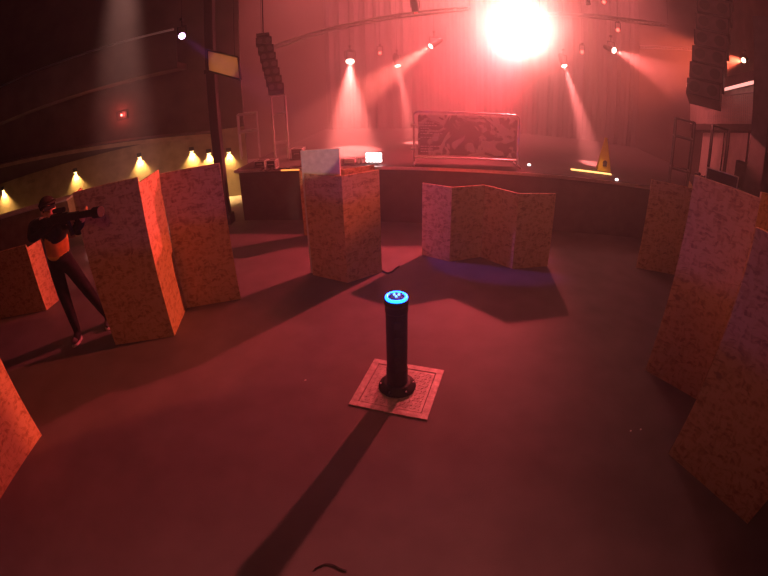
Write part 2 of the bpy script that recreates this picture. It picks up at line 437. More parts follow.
rgo = rg.build('light_ring', M['blue_ring'], pl, smooth=True); rgo['label'] = 'glowing blue light ring'
mb = MB().lathe([(0.066, 0.850), (0.064, 0.862), (0.04, 0.868), (0.001, 0.869)])
for k in range(8):
    a = k * math.pi / 4; mb.box((0.045 * math.cos(a), 0.045 * math.sin(a), 0.868), (0.03, 0.006, 0.006), a)
mb.build('top_cap', M['gun'], pl)
mb = MB()
for k in range(3):
    a = k * 2.1 + 0.4; mb.ball((0.02 * math.cos(a), 0.02 * math.sin(a), 0.872), 0.010, 10, 6)
mb.build('sensor_window', M['blue_core'], pl)
mb = MB()
for z in (0.35, 0.52, 0.66):
    mb.box((0.0, -0.088, z), (0.05, 0.012, 0.05))
mb.build('sensor', M['glass'], pl)
lamp('pillar_glow', 'POINT', (PX, PY, 0.93), 1.6, (0.06, 0.14, 1.0), None, 0.05)
lamp('pillar_uplight', 'SPOT', (PX, PY, 0.93), 18.0, (0.25, 0.10, 1.0), (PX, PY, 3.0), 0.05, 179.5, 0.10)

# ------------------------------------------------------------------ stage lights
def fixture(p, d, lens, label, r=0.09, hang=0.35, name='stage_light', cat='lamp', group='stage lights on the truss', dark=None):
    t = thing(name, p, label, cat, group=group)
    d = Vector(d).normalized(); q = d.to_track_quat('Z', 'Y')
    o = MB().lathe([(r * 0.55, -0.26), (r * 0.9, -0.22), (r, -0.12), (r, 0.10), (r * 1.08, 0.11), (r * 1.08, 0.13), (r * .92, 0.13), (r * .92, 0.112)], seg=20).build('housing', M['black'], t, smooth=False)
    o.rotation_mode = 'QUATERNION'; o.rotation_quaternion = q
    o = MB().lathe([(r * 0.9, 0.112), (r * 0.6, 0.122), (0.001, 0.126)], seg=20).build('lens', lens, t)
    o.rotation_mode = 'QUATERNION'; o.rotation_quaternion = q
    y = MB()
    y.tube([(-r - 0.02, 0, 0), (-r - 0.02, 0, 0.17), (r + 0.02, 0, 0.17), (r + 0.02, 0, 0)], 0.010, 6)
    y.build('yoke', M['black'], t)
    MB().cyl((0, 0, 0.17), (0, 0, hang), 0.014, seg=8).box((0, 0, hang), (0.05, 0.06, 0.05)).build('clamp', M['black'], t)
    MB().cyl((0, 0, hang), (0, 0, 8.0 - p[2]), 0.004, seg=5).build('hanging_cable', M['black'], t)
    return t
fixture(MAIN, CAM - MAIN, M['hot'], 'huge blinding red-white spotlight hanging over the stage, right of centre', 0.17, 0.6)
fixture(OVER, Vector((0, -3.2, -5.7)), M['lit'], 'overhead red spotlight above the front of the stage, out of the photo', 0.12, 0.5)
BOARD_L = Vector((0.6, -1.5, 5.2))
lamp('board_spot', 'SPOT', BOARD_L + (Vector((-.75, 5, 1.6)) - BOARD_L).normalized() * .2, 700, (1.0, 0.50, 0.36), (-0.75, 5.0, 1.66), 0.02, 5.5, 0.4)
fixture(BOARD_L, Vector((-.75, 5, 1.5)) - BOARD_L, M['lit'], 'small spotlight behind the photographer aimed at the pale board', 0.08, 0.3, group='hall spotlights')
t = thing('fill_panel', FILL, 'added warm square fill panel hanging unseen behind the camera', 'lamp')
MB().box((0, 0, 0.04), (1.7, 1.7, 0.06)).build('panel', M['white'], t)  # housing made for the added fill light
MB().cyl((0, 0, .07), (0, 0, 1.5), 0.01).build('hanging_cable', M['black'], t)
for px_, py_, dd_, lb_ in ((300, 2, 10.2, 'added red flood lamp, unseen high above the left of the stage'), (470, 2, 10.4, 'added red flood lamp, unseen high above the middle of the stage'), (640, 4, 10.4, 'added red flood lamp, unseen high above the right of the stage')):
    p = at_d(px_, py_, dd_); p.z = 6.6  # floods added out of frame to brighten the haze and curtain
    fixture(p, (0, 0.9, -1), M['red_lit'], lb_, 0.08, 0.3)
    lamp('haze_fill', 'SPOT', p + Vector((0, .12, -.14)), {300: 1700, 470: 7000, 640: 1500}[px_], (1.0, 0.16, 0.15), p + Vector((0, .9, -1)), 0.06, 125, 0.6)
FL = {'a': 'bright red spotlight with a wide downward glow, over the stage left of centre',
      'b': 'small red spotlight with a narrow beam falling towards the banner',
      'c': 'small red spotlight with a beam slanting down to the left, above the banner',
      'd': 'small red spotlight with a narrow beam just right of the blinding one',
      'e': 'small red spotlight with a beam slanting down towards the right speaker stack',
      'f': 'faint red spotlight at the very top edge above the banner'}
for n, p, _, t, e, c, a, b in BEAMS:
    fixture(p, t - p, M['lit'] if n != 'f' else M['red_lit'], FL[n], 0.11 if n == 'a' else 0.075, 0.30)
fixture(RIGHT_L, Vector((-3.2, 3.2, 0.5)) - RIGHT_L, M['orange_lit'], 'small white-orange spotlight high on the right above the balcony', 0.07, 0.25, group='hall spotlights')
fixture(PURP_L, CAM - PURP_L, M['purple_lit'], 'small round lamp glowing purple-white high on the left', 0.06, 0.3, group='hall spotlights')
fixture(DOWN_L, (0, 0, -1), M['orange_lit'], 'spotlight at the ceiling sending a pale beam straight down on the left', 0.16, 0.6, group='hall spotlights')
for (px, py, dd, lb) in ((380, 53, 10.7, 'dim unlit-looking spotlight between the two left stage beams'), (582, 52, 10.3, 'dim small spotlight between the two right stage beams'),
                     (618, 30, 9.6, 'dim small spotlight under the top truss on the right'), (604, 2, 9.2, 'unlit spotlight at the top edge, right of the blinding one')):
    p = at_d(px, py, dd)
    fixture(p, CAM - p, M['red_lit'], lb, 0.045, 0.2)

# ------------------------------------------------------------------ trusses
def truss(pts, s, label, name='lighting_truss'):
    t = thing(name, pts[0], label, 'truss', group='lighting trusses over the stage')
    b = Vector(pts[0]); P = [Vector(p) - b for p in pts]
    offs = [Vector((0, 0, s * .6)), Vector((0, 0, -s * .4))]
    ch = MB(); web = MB()
    cs = []
    for p, q in zip(P, P[1:]):
        sd = (q - p).cross(Vector((0, 0, 1))).normalized() * s * .5
        o4 = [sd + Vector((0, 0, s * .5)), -sd + Vector((0, 0, s * .5)), sd - Vector((0, 0, s * .5)), -sd - Vector((0, 0, s * .5))]
        for o_ in o4: ch.cyl(p + o_, q + o_, 0.012, seg=6)
        k = max(2, int((q - p).length / (s * 1.2)))
        for i in range(k):
            a = p.lerp(q, i / k); c = p.lerp(q, (i + 1) / k)
            web.cyl(a + o4[i % 2 * 2], c + o4[2 - i % 2 * 2], 0.006, seg=5)
            web.cyl(a + o4[i % 2 * 2 + 1], c + o4[3 - i % 2 * 2], 0.006, seg=5)
            web.cyl(a + o4[0], a + o4[1], 0.010, seg=5)
    hb_ = MB()
    for p in (P[0], P[-1]): hb_.cyl(p, (p.x, p.y, 8.0 - b.z), 0.004, seg=5); hb_.build('hanging_cable', M['black'], t); hb_ = MB()
    ch.build('chord', M['alu'], t); web.build('brace', M['alu'], t)
    return t
truss([at_d(262, 51, 8.9), at_d(330, 30, 8.9), at_d(400, 16, 8.9), at_d(470, 9, 9.0)], 0.08, 'arched aluminium truss crossing the haze above the left stage lights')
truss([at_d(540, 14, 9.2), at_d(596, 16.5, 9.3), at_d(625, 20, 9.4), at_d(668, 26, 9.6)], 0.07, 'aluminium truss right of the blinding light at the top')
truss([at_d(640, 47, 11.0), at_d(700, 50, 11.0)], 0.06, 'short dim horizontal truss beside the right speaker stack')

# ------------------------------------------------------------------ line arrays
def line_array(top, bot, wd, n, label, face, depth, cone='grey'):
    t = thing('speaker_stack', top, label, 'speaker', group='hanging speaker stacks either side of the stage')
    d = bot - top; L_ = d.length / n
    rz = math.atan2(face.y, face.x) + math.pi / 2
    ang0 = 0.0
    for i in range(n):
        p = d * ((i + .5) / n) + face * (-0.10 * math.sin(math.pi * (i + .5) / n))
        til = 0.10 + 0.30 * (i / n)
        bx = thing('x', (0, 0, 0), None, None) if False else None
        o = MB().box((0, 0, 0), (wd, depth, L_ * .93)).build('cabinet', M['black'], t, bevel=0.008)
        o.location = p; o.rotation_euler = (-til * .8, 0, rz)
        g = MB()
        g.box((0, -depth / 2 - 0.003, 0), (wd * .94, 0.008, L_ * .84)); g.build('grille', M['matte'], o)
        for sx in (-1, 1):
            MB().cyl((sx * wd * .26, -depth / 2 - 0.005, 0), (sx * wd * .26, -depth / 2 - 0.014, 0), L_ * .32, seg=18).build('speaker_cone', M[cone], o)
    MB().cyl(d * .03, Vector((0, 0, 7.99 - top.z)), 0.012).box((0, 0, 0.06), (wd * .8, depth, 0.05), rz).build('rigging', M['black'], t)
    return t
lt, lb = at_d(263, 38, 8.4), at_d(277, 93, 8.4)
line_array(lt, lb, 0.30, 7, 'curved hanging stack of small speakers left of the stage', (CAM - lb).normalized() * Vector((1, 1, 0)), 0.3, 'grey')
rt, rb = at_d(706, 42, 8.0), at_d(698, 104, 8.0)
line_array(at_d(716, -12, 7.8), at_d(703, 103, 7.8), 0.62, 7, 'big dark hanging speaker stack on the right of the stage', Vector((-.75, -.66, 0)), 0.55, 'black')

# ------------------------------------------------------------------ scaffold towers
def scaffold(loc, wd, h, label, rz, z0=0.0, rungs=(0.5, 1.0), mt='alu'):
    t = thing('scaffold_tower', loc, label, 'scaffold', rz, 'pipe towers beside the stage')
    for sx in (-1, 1):
        for sy in (-1, 1):
            MB().cyl((sx * wd / 2, sy * wd / 2, 0), (sx * wd / 2, sy * wd / 2, h), 0.018, seg=8).build('post', M[mt], t)
    for z in rungs:
        r = MB(); z = z * h
        c = [(-wd / 2, -wd / 2, z), (wd / 2, -wd / 2, z), (wd / 2, wd / 2, z), (-wd / 2, wd / 2, z)]
        for a, b in zip(c, c[1:] + c[:1]): r.cyl(a, b, 0.018, seg=8)
        r.build('rail', M[mt], t)
    return t
q = at_d(283, 168, 8.35); scaffold((q.x, q.y, STZ), 0.26, 1.27, 'thin pipe tower under the left speaker stack', R_(15), rungs=(0.28, 0.72, 1.0))
q = at_d(681, 160, 8.1); scaffold((q.x, q.y, STZ), 0.36, 1.28, 'thin pipe tower left of the big right speaker stack', R_(-35), rungs=(0.3, 0.75, 1.0), mt='grey')
q = at_d(716, 170, 7.6); scaffold((q.x, q.y, 0), 0.30, 2.32, 'dark pipe tower in front of the pale wall under the right balcony', R_(-40), rungs=(0.62, 1.0), mt='black')
q = at_d(252, 168, 9.3); scaffold((q.x, q.y, STZ), 0.4, 0.95, 'dim pipe tower far left behind the stage corner', R_(15), rungs=(0.6, 1.0))

# ------------------------------------------------------------------ crowd barrier with banner
bl = at_z(414, 162, STZ + 0.02); br = at_z(517, 165, STZ + 0.02)
d = br - bl; L_ = d.length; BH = 0.89
bt = thing('banner_barrier', (bl.x, bl.y, STZ), 'metal frame barrier with a pale printed banner standing on the stage', 'barrier', math.atan2(d.y, d.x))
fr = MB(); fr.tube([(0, 0, 0), (0, 0, BH - .06), (0.02, 0, BH - .02), (0.06, 0, BH), (L_ - .06, 0, BH), (L_ - .02, 0, BH - .02), (L_, 0, BH - .06), (L_, 0, 0)], 0.017, 10)
fr.cyl((0, 0, 0.1), (L_, 0, 0.1), 0.012, seg=8)
fr.build('frame', M['alu'], bt)
for x in (0.0, L_): MB().cyl((x, -0.26, 0.02), (x, 0.26, 0.02), 0.016, seg=8).build('foot', M['alu'], bt)
for z in (0.25, 0.66): MB().cyl((-0.05, 0, z), (0.03, 0, z), 0.026, seg=8).build('clip', M['alu'], bt)
bn = MB().box((L_ / 2 + 0.02, -0.022, BH / 2 + 0.05), (L_ - 0.1, 0.006, BH - 0.2)).build('banner', M['banner'], bt)
rows = [0.70, 0.655, 0.61, 0.565, 0.52, 0.455, 0.30, 0.255, 0.21]
for i, z in enumerate(rows):
    tx = MB(); x = 0.11; ln = 0.22 + 0.07 * math.sin(i * 2.3) + (0.12 if i in (4, 5) else 0)
    while x < 0.11 + ln:
        wl = random.uniform(0.02, 0.06); tx.box((x + wl / 2, -0.028, z), (wl, 0.004, 0.016)); x += wl + 0.010
    tx.build('text_line', M['white'], bt)
# ------------------------------------------------------------------ small stage gear
def gear_box(px, py, sz, label, mt, name='equipment_case', rz=SROT, z=STZ, d_=None):
    p = at_z(px, py, z) if d_ is None else at_d(px, py, d_)
    t = thing(name, (p.x, p.y, z + .008), label, 'case', rz, 'equipment cases on the stage')
    sx, sy, szz = sz
    MB().box((0, 0, szz / 2), (sx, sy, szz)).build('body', mt, t, bevel=0.006)
    e = MB()
    for a in (-1, 1):
        for b in (-1, 1):
            e.box((a * sx / 2, b * sy / 2, szz / 2), (0.014, 0.014, szz + .004))
            e.box((a * sx / 2, 0, szz / 2 + b * szz / 2), (0.012, sy, 0.012)); e.box((0, a * sy / 2, szz / 2 + b * szz / 2), (sx, 0.012, 0.012))
    e.build('edging', M['alu'], t)
    MB().tube([(-.05, -sy / 2, szz * .5), (-.05, -sy / 2 - .02, szz * .55), (.05, -sy / 2 - .02, szz * .55), (.05, -sy / 2, szz * .5)], 0.005, 6).build('handle', M['alu'], t)
    return t
# glowing light box
p = at_z(374, 164, STZ)
t = thing('glowing_light_box', (p.x, p.y, STZ), 'small glowing white light box on the stage left of the banner', 'lamp', SROT)
MB().box((0, 0.03, 0.11), (0.29, 0.05, 0.18)).build('housing', M['black'], t, bevel=.006)
mb = MB()
for i in range(5):
    for j in range(3): mb.ball((-0.11 + 0.055 * i, 0.0, 0.06 + 0.055 * j), 0.029, 10, 8)
mb.build('bulbs', M['white_lit'], t)
MB().box((0, 0.02, 0.01), (0.2, 0.14, 0.02)).build('stand', M['black'], t)
gear_box(350, 163, (0.18, 0.14, 0.07), 'small pale flat case on the stage beside the white light box', M['white'])
gear_box(273, 168, (0.16, 0.16, 0.14), 'small dark case at the left end of the stage under the pipe tower', M['matte'])
gear_box(299, 160, (0.22, 0.2, 0.2), 'dark square case standing beside the pipe tower on the stage', M['matte'], d_=8.3)
gear_box(262, 166, (0.2, 0.2, 0.1), 'leftmost low case in the clutter at the stage corner', M['matte'])
for i, (px, lb) in enumerate(((359, 'left one of two tiny cups beside the white light box'), (363, 'right one of two tiny cups beside the white light box'))):
    p = at_z(px, 163, STZ)
    o = MB().lathe([(0.022, 0), (0.03, 0.09), (0.028, 0.09), (0.02, 0.006), (0.001, 0.006)], seg=16).build('cup', M['white'], smooth=False); o.location = (p.x, p.y, STZ)
    tag(o, lb, 'cup', 'paper cups on the stage')
p = at_z(290, 171, STZ)
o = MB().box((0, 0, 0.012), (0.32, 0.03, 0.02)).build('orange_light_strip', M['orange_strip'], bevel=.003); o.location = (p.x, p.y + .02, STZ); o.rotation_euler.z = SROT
tag(o, 'short glowing orange light strip on the left end of the stage', 'light strip')
# cable clutter
def cable(pts, r, label, name='floor_cable', group=None):
    c = bpy.data.curves.new(name, 'CURVE'); c.dimensions = '3D'; c.bevel_depth = r; c.bevel_resolution = 2
    s = c.splines.new('NURBS'); s.points.add(len(pts) - 1)
    for k, q in enumerate(pts): s.points[k].co = (*q, 1)
    s.use_endpoint_u = True; s.order_u = 3
    o = bpy.data.objects.new(name, c); COL.objects.link(o); c.materials.append(M['cable'])
    # turn into a mesh
    dg = bpy.context.evaluated_depsgraph_get(); me = bpy.data.meshes.new_from_object(o.evaluated_get(dg))
    bpy.data.objects.remove(o); o = bpy.data.objects.new(name, me); COL.objects.link(o)
    return tag(o, label, 'cable', group)
b0 = at_z(262, 171, STZ)
cable([(b0.x + 0.55 * k / 12 + 0.03 * math.sin(k * 3), b0.y - 0.06 + 0.10 * math.sin(k * 2.1), STZ + 0.03 + 0.02 * math.sin(k * 1.7)) for k in range(13)], 0.012, 'tangled black cable lying along the left end of the stage')
cable([(-0.02, 5.10, 0.012), (0.04, 5.0, 0.012), (0.11, 5.05, 0.012), (0.16, 5.16, 0.012), (0.21, 5.22, 0.012)], 0.012, 'short dark cable on the floor at the foot of the tall middle barricade')
cp = at_z(330, 566)
cable([(cp.x - .09, cp.y - .03, 0.006), (cp.x - .04, cp.y + .015, 0.006), (cp.x + .02, cp.y + .01, 0.006), (cp.x + .07, cp.y - .025, 0.006), (cp.x + .10, cp.y - .03, 0.006)], 0.004, 'thin curved wire on the floor at the bottom edge of the photo')
for i, (px, py, lb) in enumerate(((630, 432, 'left one of two tiny pale scraps on the dark floor right of centre'), (640, 430.5, 'right one of two tiny pale scraps on the dark floor right of centre'), (304, 381, 'single tiny pale scrap on the floor left of the metal plate'))):
    p = at_z(px, py)
    o = MB().poly([(0, 0, 0.001), (0.018, 0.004, 0.001), (0.022, 0.014, 0.001), (0.008, 0.018, 0.001)], (0, 0, 0.003)).build('paper_scrap', M['white'])
    o.location = (p.x, p.y, 0); tag(o, lb, 'scrap', 'paper scraps on the floor')

# ------------------------------------------------------------------ yellow caution cone
p = at_z(603.5, 172, STZ)
p = p + Vector((0.08, 0.16, 0))
cn = thing('caution_sign', (p.x, p.y, STZ), 'narrow yellow folding caution sign lit on the right of the stage', 'sign', R_(-20))
H_ = 0.62
for s in (-1, 1):
    o = MB().poly([(-0.135, s * 0.11, 0.0), (0.135, s * 0.11, 0.0), (0.022, s * 0.012, H_), (-0.022, s * 0.012, H_)], (0, s * 0.012, 0)).build('panel', M['yellow'], cn, bevel=.003)
MB().cyl((-0.03, 0, H_), (0.03, 0, H_), 0.014, seg=10).build('hinge', M['yellow'], cn)
mb = MB().poly([(-0.035, -0.117, 0.10), (0.04, -0.117, 0.10), (0.045, -0.089, 0.19), (0.0, -0.080, 0.215), (-0.04, -0.092, 0.18)], (0, -0.012, 0))
mb.build('black_symbol', M['dark_sym'], cn)
cpos = Vector((p.x, p.y, STZ))
lamp('cone_spot', 'SPOT', cpos + Vector((-0.85, -0.85, 2.75)), 260, (1.0, 0.50, 0.14), at_z(592, 171.3, STZ + .01), 0.03, 17, 0.35)
fixture(cpos + Vector((-0.92, -0.92, 3.05)), Vector((.7, .8, -2.9)), M['orange_lit'], 'small warm spotlight aimed at the yellow sign', 0.04, 0.2)
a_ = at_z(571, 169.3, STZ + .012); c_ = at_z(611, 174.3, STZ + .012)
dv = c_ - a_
o = MB().box((0, 0, 0), (dv.length, 0.07, 0.02)).build('yellow_glow_strip', mat('strip_yellow', (.9, .7, .3), .3, emit=(1.0, 0.50, 0.16), estr=2.2), bevel=.003)
o.location = (a_ + c_) / 2; o.rotation_euler.z = math.atan2(dv.y, dv.x)  # plain emissive box, its glow put into the material
tag(o, 'long glowing yellow strip along the stage edge at the yellow sign', 'light strip')
# two tiny marker lights on the stage lip
for px, py, lb in ((530, 166, 'tiny pink marker light on the stage edge right of the banner'), (618, 181, 'tiny pink marker light on the stage edge right of the yellow sign')):
    p = at_z(px, py, STZ)
    o = MB().box((0, 0, 0.012), (0.05, 0.03, 0.024)).ball((0, -0.012, 0.02), 0.018, 10, 6).build('marker_light', M['white_lit'], bevel=.002); o.location = (p.x, p.y + 0.05, STZ)
    tag(o, lb, 'marker light', 'marker lights on the stage edge')

# ------------------------------------------------------------------ left side: bar lights, canopy, balcony, posts
wd = (BW1 - BW0).normalized(); wn = Vector((wd.y, -wd.x, 0))     # towards the camera
def on_wall(px, py, off=0.0):
    d = ray(px, py); a = BW0 + wn * (0.1 + off)
    t = (a - CAM).dot(wn) / d.dot(wn); return CAM + d * t
LB = ['leftmost glowing yellow wall light behind the far left barricade', 'yellow wall light just above the player and beside the barricade edge', 'yellow wall light above the orange-lit fold of the large barricade',
      'yellow wall light, first of the close pair right of the fold', 'yellow wall light, second of the close pair near the dark post', 'small yellow wall light right of the dark post']
WASH = 17.0
for (px, py), lb, en in zip(((4, 189), (76, 171), (140, 156), (192, 150), (209, 152), (229, 151)), LB, (14, 10, 12, 12, 9, 7)):
    p = on_wall(px, py, 0.0)
    t = thing('wall_light', p, lb, 'wall light', math.atan2(wd.y, wd.x), 'yellow wall lights along the left wall')
    MB().box((0, -0.03, 0.03), (0.12, 0.07, 0.10)).build('housing', M['black'], t, bevel=.006)
    MB().box((0, -0.035, -0.026), (0.09, 0.05, 0.012)).build('bulb', M['warm_lit'], t)
    lamp('wall_wash', 'SPOT', p + wn * 0.07 + Vector((0, 0, -0.05)), en * WASH * 2, WARM, p + wn * 0.02 + Vector((0, 0, -1.0)), 0.02, 100, 1.0)
# canopy above the bar
a = on_wall(-40, 178, 0.5); b = on_wall(212, 137, 0.5)
dv = b - a; ln = dv.length
cpy = thing('bar_canopy', ((a + b) / 2), 'long pale-edged canopy running along the left wall over the yellow lights', 'canopy', math.atan2(dv.y, dv.x))
til = math.atan2(dv.z, math.hypot(dv.x, dv.y))
MB().box((0, 0.25, 0.05), (ln, 0.5, 0.10), ry=-til).build('roof_board', M['wall'], cpy)
MB().box((0, -0.01, 0.03), (ln, 0.02, 0.09), ry=-til).build('fascia', M['bar'], cpy)
# left balcony (dim)
bal = thing('balcony', on_wall(100, 118, 0.0), 'dark balcony front high on the left wall', 'balcony', math.atan2(wd.y, wd.x))
MB().box((-2.4, -0.5, 0.75), (9.5, 1.0, 0.14)).build('slab', M['wall'], bal)
MB().box((-2.4, -0.98, 1.15), (9.5, 0.04, 0.7)).build('parapet', M['wall'], bal)
MB().cyl((-7.1, -0.98, 1.56), (2.3, -0.98, 1.56), 0.025).build('handrail', M['alu'], bal)
# dark post
pp = at_d(217, 140, 8.0)
po = MB().box((0, 0, 4.0), (0.17, 0.17, 8.0)).box((0, 0, 0.1), (0.25, 0.25, 0.2)).box((0, 0, 2.9), (0.22, 0.22, 0.08)).build('column', M['black'], bevel=.01)
po.location = (pp.x, pp.y, 0); tag(po, 'dark square column beside the left end of the stage', 'column')
# beige lit screen
a, b, c_, d_ = at_d(207, 50, 7.5), at_d(238, 57, 7.4), at_d(241, 80, 7.4), at_d(208, 71, 7.5)
t = thing('hanging_screen', a, 'tilted beige board hanging high beside the column on the left', 'screen')
nr = (b - a).cross(d_ - a).normalized() * 0.03
MB().poly([Vector((0, 0, 0)), b - a, c_ - a, d_ - a], nr).build('panel', M['beige'], t)
fr = MB()
q4 = [Vector((0, 0, 0)), b - a, c_ - a, d_ - a]
for u, v in zip(q4, q4[1:] + q4[:1]): fr.cyl(u, v, 0.018, seg=8)
fr.build('frame', M['black'], t)
MB().cyl((0.1, 0, -.02), (0.1, 0, 8 - a.z), 0.006, seg=6).cyl((b - a) * .9, (b - a) * .9 + Vector((0, 0, 8 - b.z)), 0.006, seg=6).build('hanger', M['black'], t)
lamp('screen_wash', 'SPOT', a + Vector((0.5, -1.3, -0.9)), 30, (1.0, 0.42, 0.14), (a + c_) / 2, 0.03, 24, 0.6)
# red exit lamp
p = on_wall(122, 115, 0.02)
t = thing('red_wall_lamp', p, 'tiny glowing red lamp on the dark left wall inside the pale beam', 'lamp', math.atan2(wd.y, wd.x))
MB().box((0, 0, 0), (0.3, 0.04, 0.2)).build('backplate', M['black'], t, bevel=.004)
MB().ball((0, -0.035, 0), 0.028, 12, 8).build('bulb', mat('red_bulb', (.8, .1, .1), .3, emit=(1, .1, .08), estr=14), t)
lamp('red_glow', 'POINT', p + wn * 0.14, 7.0, (1.0, 0.08, 0.06), None, 0.02)
# small pale box on the wall (32,180)
p = on_wall(32, 181, 0.0)
t = thing('wall_vent', p, 'small pale rectangular vent on the wall above the player', 'vent', math.atan2(wd.y, wd.x))
MB().box((0, -0.02, 0), (0.30, 0.05, 0.10)).build('frame', M['pink'], t, bevel=.004)
mb = MB()
for k in range(4): mb.box((0, -0.048, -0.03 + 0.02 * k), (0.26, 0.01, 0.006))
mb.build('slats', M['matte'], t)
# bar counter behind the far left barricade
a = on_wall(-30, 232, 1.3); b = on_wall(66, 194, 1.3)
dv = b - a
ct = thing('bar_counter', (a + b) / 2, 'bar counter with a pale top at the far left behind the player', 'counter', math.atan2(dv.y, dv.x))
ct.location.z = 0
zz = ((a + b) / 2).z
MB().box((0, 0.2, zz - 0.02), (dv.length, 0.5, 0.04)).build('worktop', M['pink'], ct, bevel=.004)
MB().box((0, 0.24, (zz - .04) / 2), (dv.length - .06, 0.4, zz - .04)).build('front', M['bar'], ct)
# ------------------------------------------------------------------ right side: balcony and pale wall
rd = (RW1 - RW0).normalized(); rn = Vector((-rd.y, rd.x, 0))   # towards the hall
def on_r(px, py, off=0.0):
    d = ray(px, py); a = RW0 + rn * off
    t = (a - CAM).dot(rn) / d.dot(rn); return CAM + d * t
def quad_board(name, pts, mt, parent, th=0.03):
    b = parent.location if parent else Vector()
    P = [Vector(p) - b for p in pts]
    nr = (P[1] - P[0]).cross(P[3] - P[0]).normalized() * th
    return MB().poly(P, nr).build(name, mt, parent)
org = on_r(740, 110); org0 = Vector((org.x, org.y, org.z))
rbx = thing('balcony', org0, 'side balcony with mesh railing and bright strip on the right wall', 'balcony')
quad_board('backdrop', [on_r(690, 96, -.3), on_r(766, 80, -.3), on_r(766, 128, -.3), on_r(690, 126, -.3)], M['pink'], rbx)
quad_board('slab', [on_r(690, 124), on_r(766, 124), on_r(766, 131), on_r(690, 130)], M['matte'], rbx, 0.25)
quad_board('top_strip', [on_r(722, 88.5), on_r(763, 78), on_r(763, 81), on_r(722, 91)], M['strip_lit'], rbx, 0.04)
quad_board('upper_beam', [on_r(700, 83), on_r(766, 68), on_r(766, 78), on_r(700, 94)], M['matte'], rbx, 0.2)
ml = MB(); b_ = org0
for k in range(30):
    f = k / 29; x = 708 + 54 * f
    ml.cyl(on_r(x, 99 - 7 * f) - b_, on_r(x, 124) - b_, 0.006, seg=5)
for k in range(10):
    g = k / 9
    ml.cyl(on_r(706, 99 + 25 * g) - b_, on_r(763, 91 + 33 * g) - b_, 0.006, seg=5)
ml.build('railing_mesh', M['alu'], rbx)
mb = MB()
mb.cyl(on_r(704, 99) - b_, on_r(763, 91) - b_, 0.02, seg=6)
mb.build('handrail', M['alu'], rbx)
pw = thing('pale_partition', on_r(728, 185, 0.1) * 1.0, 'pale wall panel under the right balcony above the big barricade', 'partition'); pw.location.z = 0
g0 = on_r(703, 133, -.1); g1 = on_r(750, 133, -.1)
quad_board('panel', [g0, g1, Vector((g1.x, g1.y, 0)), Vector((g0.x, g0.y, 0))], M['pink'], pw, 0.05)
mb = MB(); b_ = pw.location
for a in (g0, g1, g0.lerp(g1, .55)): mb.box((a.x - b_.x - .03, a.y - b_.y, a.z / 2), (0.03, 0.03, a.z))
mb.build('frame', M['matte'], pw)
# dark right column
pp = on_r(765, 120, 0.5)
o = MB().box((0, 0, 2.2), (0.4, 0.4, 4.4)).box((0, 0, .1), (.5, .5, .2)).build('column', M['matte'], bevel=.01); o.location = (pp.x + .05, pp.y, 0); tag(o, 'dark square column at the right edge beside the balcony', 'column')
# standing speaker beside the partition
pp = on_r(742, 170, 0.35)
t = thing('floor_speaker', (pp.x, pp.y, 0), 'tall dark speaker standing against the pale partition on the right', 'speaker', R_(-60))
MB().box((0, 0, 0.9), (0.26, 0.26, 1.8)).build('cabinet', M['black'], t, bevel=.01)
MB().box((-0.0, -0.135, 0.9), (0.22, 0.01, 1.7)).build('grille', M['matte'], t)
# white-rimmed console
pc_ = at_d(722, 178, 6.6)
t = thing('control_desk', (pc_.x, pc_.y, 0), 'dark control desk with pale rim under the right pipe tower', 'desk', R_(-42))
zt = pc_.z
MB().box((0, 0, zt), (0.5, 0.04, 0.16)).build('monitor', M['black'], t, bevel=.004)
mb = MB()
for dx, dz, sx, sz in ((0, .088, .53, .014), (0, -.088, .53, .014), (.26, 0, .014, .18), (-.26, 0, .014, .18)): mb.box((dx, -.012, zt + dz), (sx, .03, sz))
mb.build('rim', M['white'], t)
MB().box((0, .1, zt - .12), (0.7, .4, .04)).build('table_top', M['matte'], t)
for sx in (-1, 1): MB().box((sx * .3, .1, (zt - .14) / 2), (.05, .35, zt - .14)).build('leg', M['matte'], t)
mb = MB()
for k in range(6): mb.ball((-0.42 + 0.05 * k, -.0, zt - .06 + .02 * math.sin(k * 2)), 0.028, 8, 6)
o = mb.build('knobs', M['matte'], t)

# ------------------------------------------------------------------ the player
def skin(name, verts, edges, radii, mt, root=0, sub=2, parent=None):
    me = bpy.data.meshes.new(name); me.from_pydata([tuple(v) for v in verts], edges, [])
    o = bpy.data.objects.new(name, me); COL.objects.link(o)
    mod = o.modifiers.new('skin', 'SKIN'); mod.use_smooth_shade = True
    for i, r in enumerate(radii):
        sv = me.skin_vertices[0].data[i]; sv.radius = (r, r) if not isinstance(r, tuple) else r
        sv.use_root = (i == root)
    ss = o.modifiers.new('sub', 'SUBSURF'); ss.levels = sub; ss.render_levels = sub
    dg = bpy.context.evaluated_depsgraph_get(); ev = o.evaluated_get(dg)
    m2 = bpy.data.meshes.new_from_object(ev)
    bpy.data.objects.remove(o)
    return m2
YP = 3.62
A = lambda px, py, dy=0.0: at_y(px, py, YP + dy)
foot_f = Vector((-3.70, 3.47, 0)); foot_b = Vector((-3.42, 3.86, 0))
hipc = A(60, 262); neck = A(52, 219); head = A(48, 208.5, -.05)
chest = A(56, 238)
shl = A(33, 224, .02); shr = A(72, 221, -.06)
print('PERSON', hipc, neck, head, shl, shr)
person = thing('person', (-3.6, 3.65, 0), 'person in dark clothes and orange vest aiming a toy gun beside the large barricade', 'person')
b_ = Vector((-3.6, 3.65, 0))
hl = hipc + Vector((-0.09, -.02, -.02)); hr = hipc + Vector((0.10, .03, -.02))
ankf = foot_f + Vector((0, .03, .09)); ankb = foot_b + Vector((0, .02, .09))
kf = hl.lerp(ankf, .5) + Vector((.05, -.05, .0)); kb = hr.lerp(ankb, .5) + Vector((.06, -.05, 0))
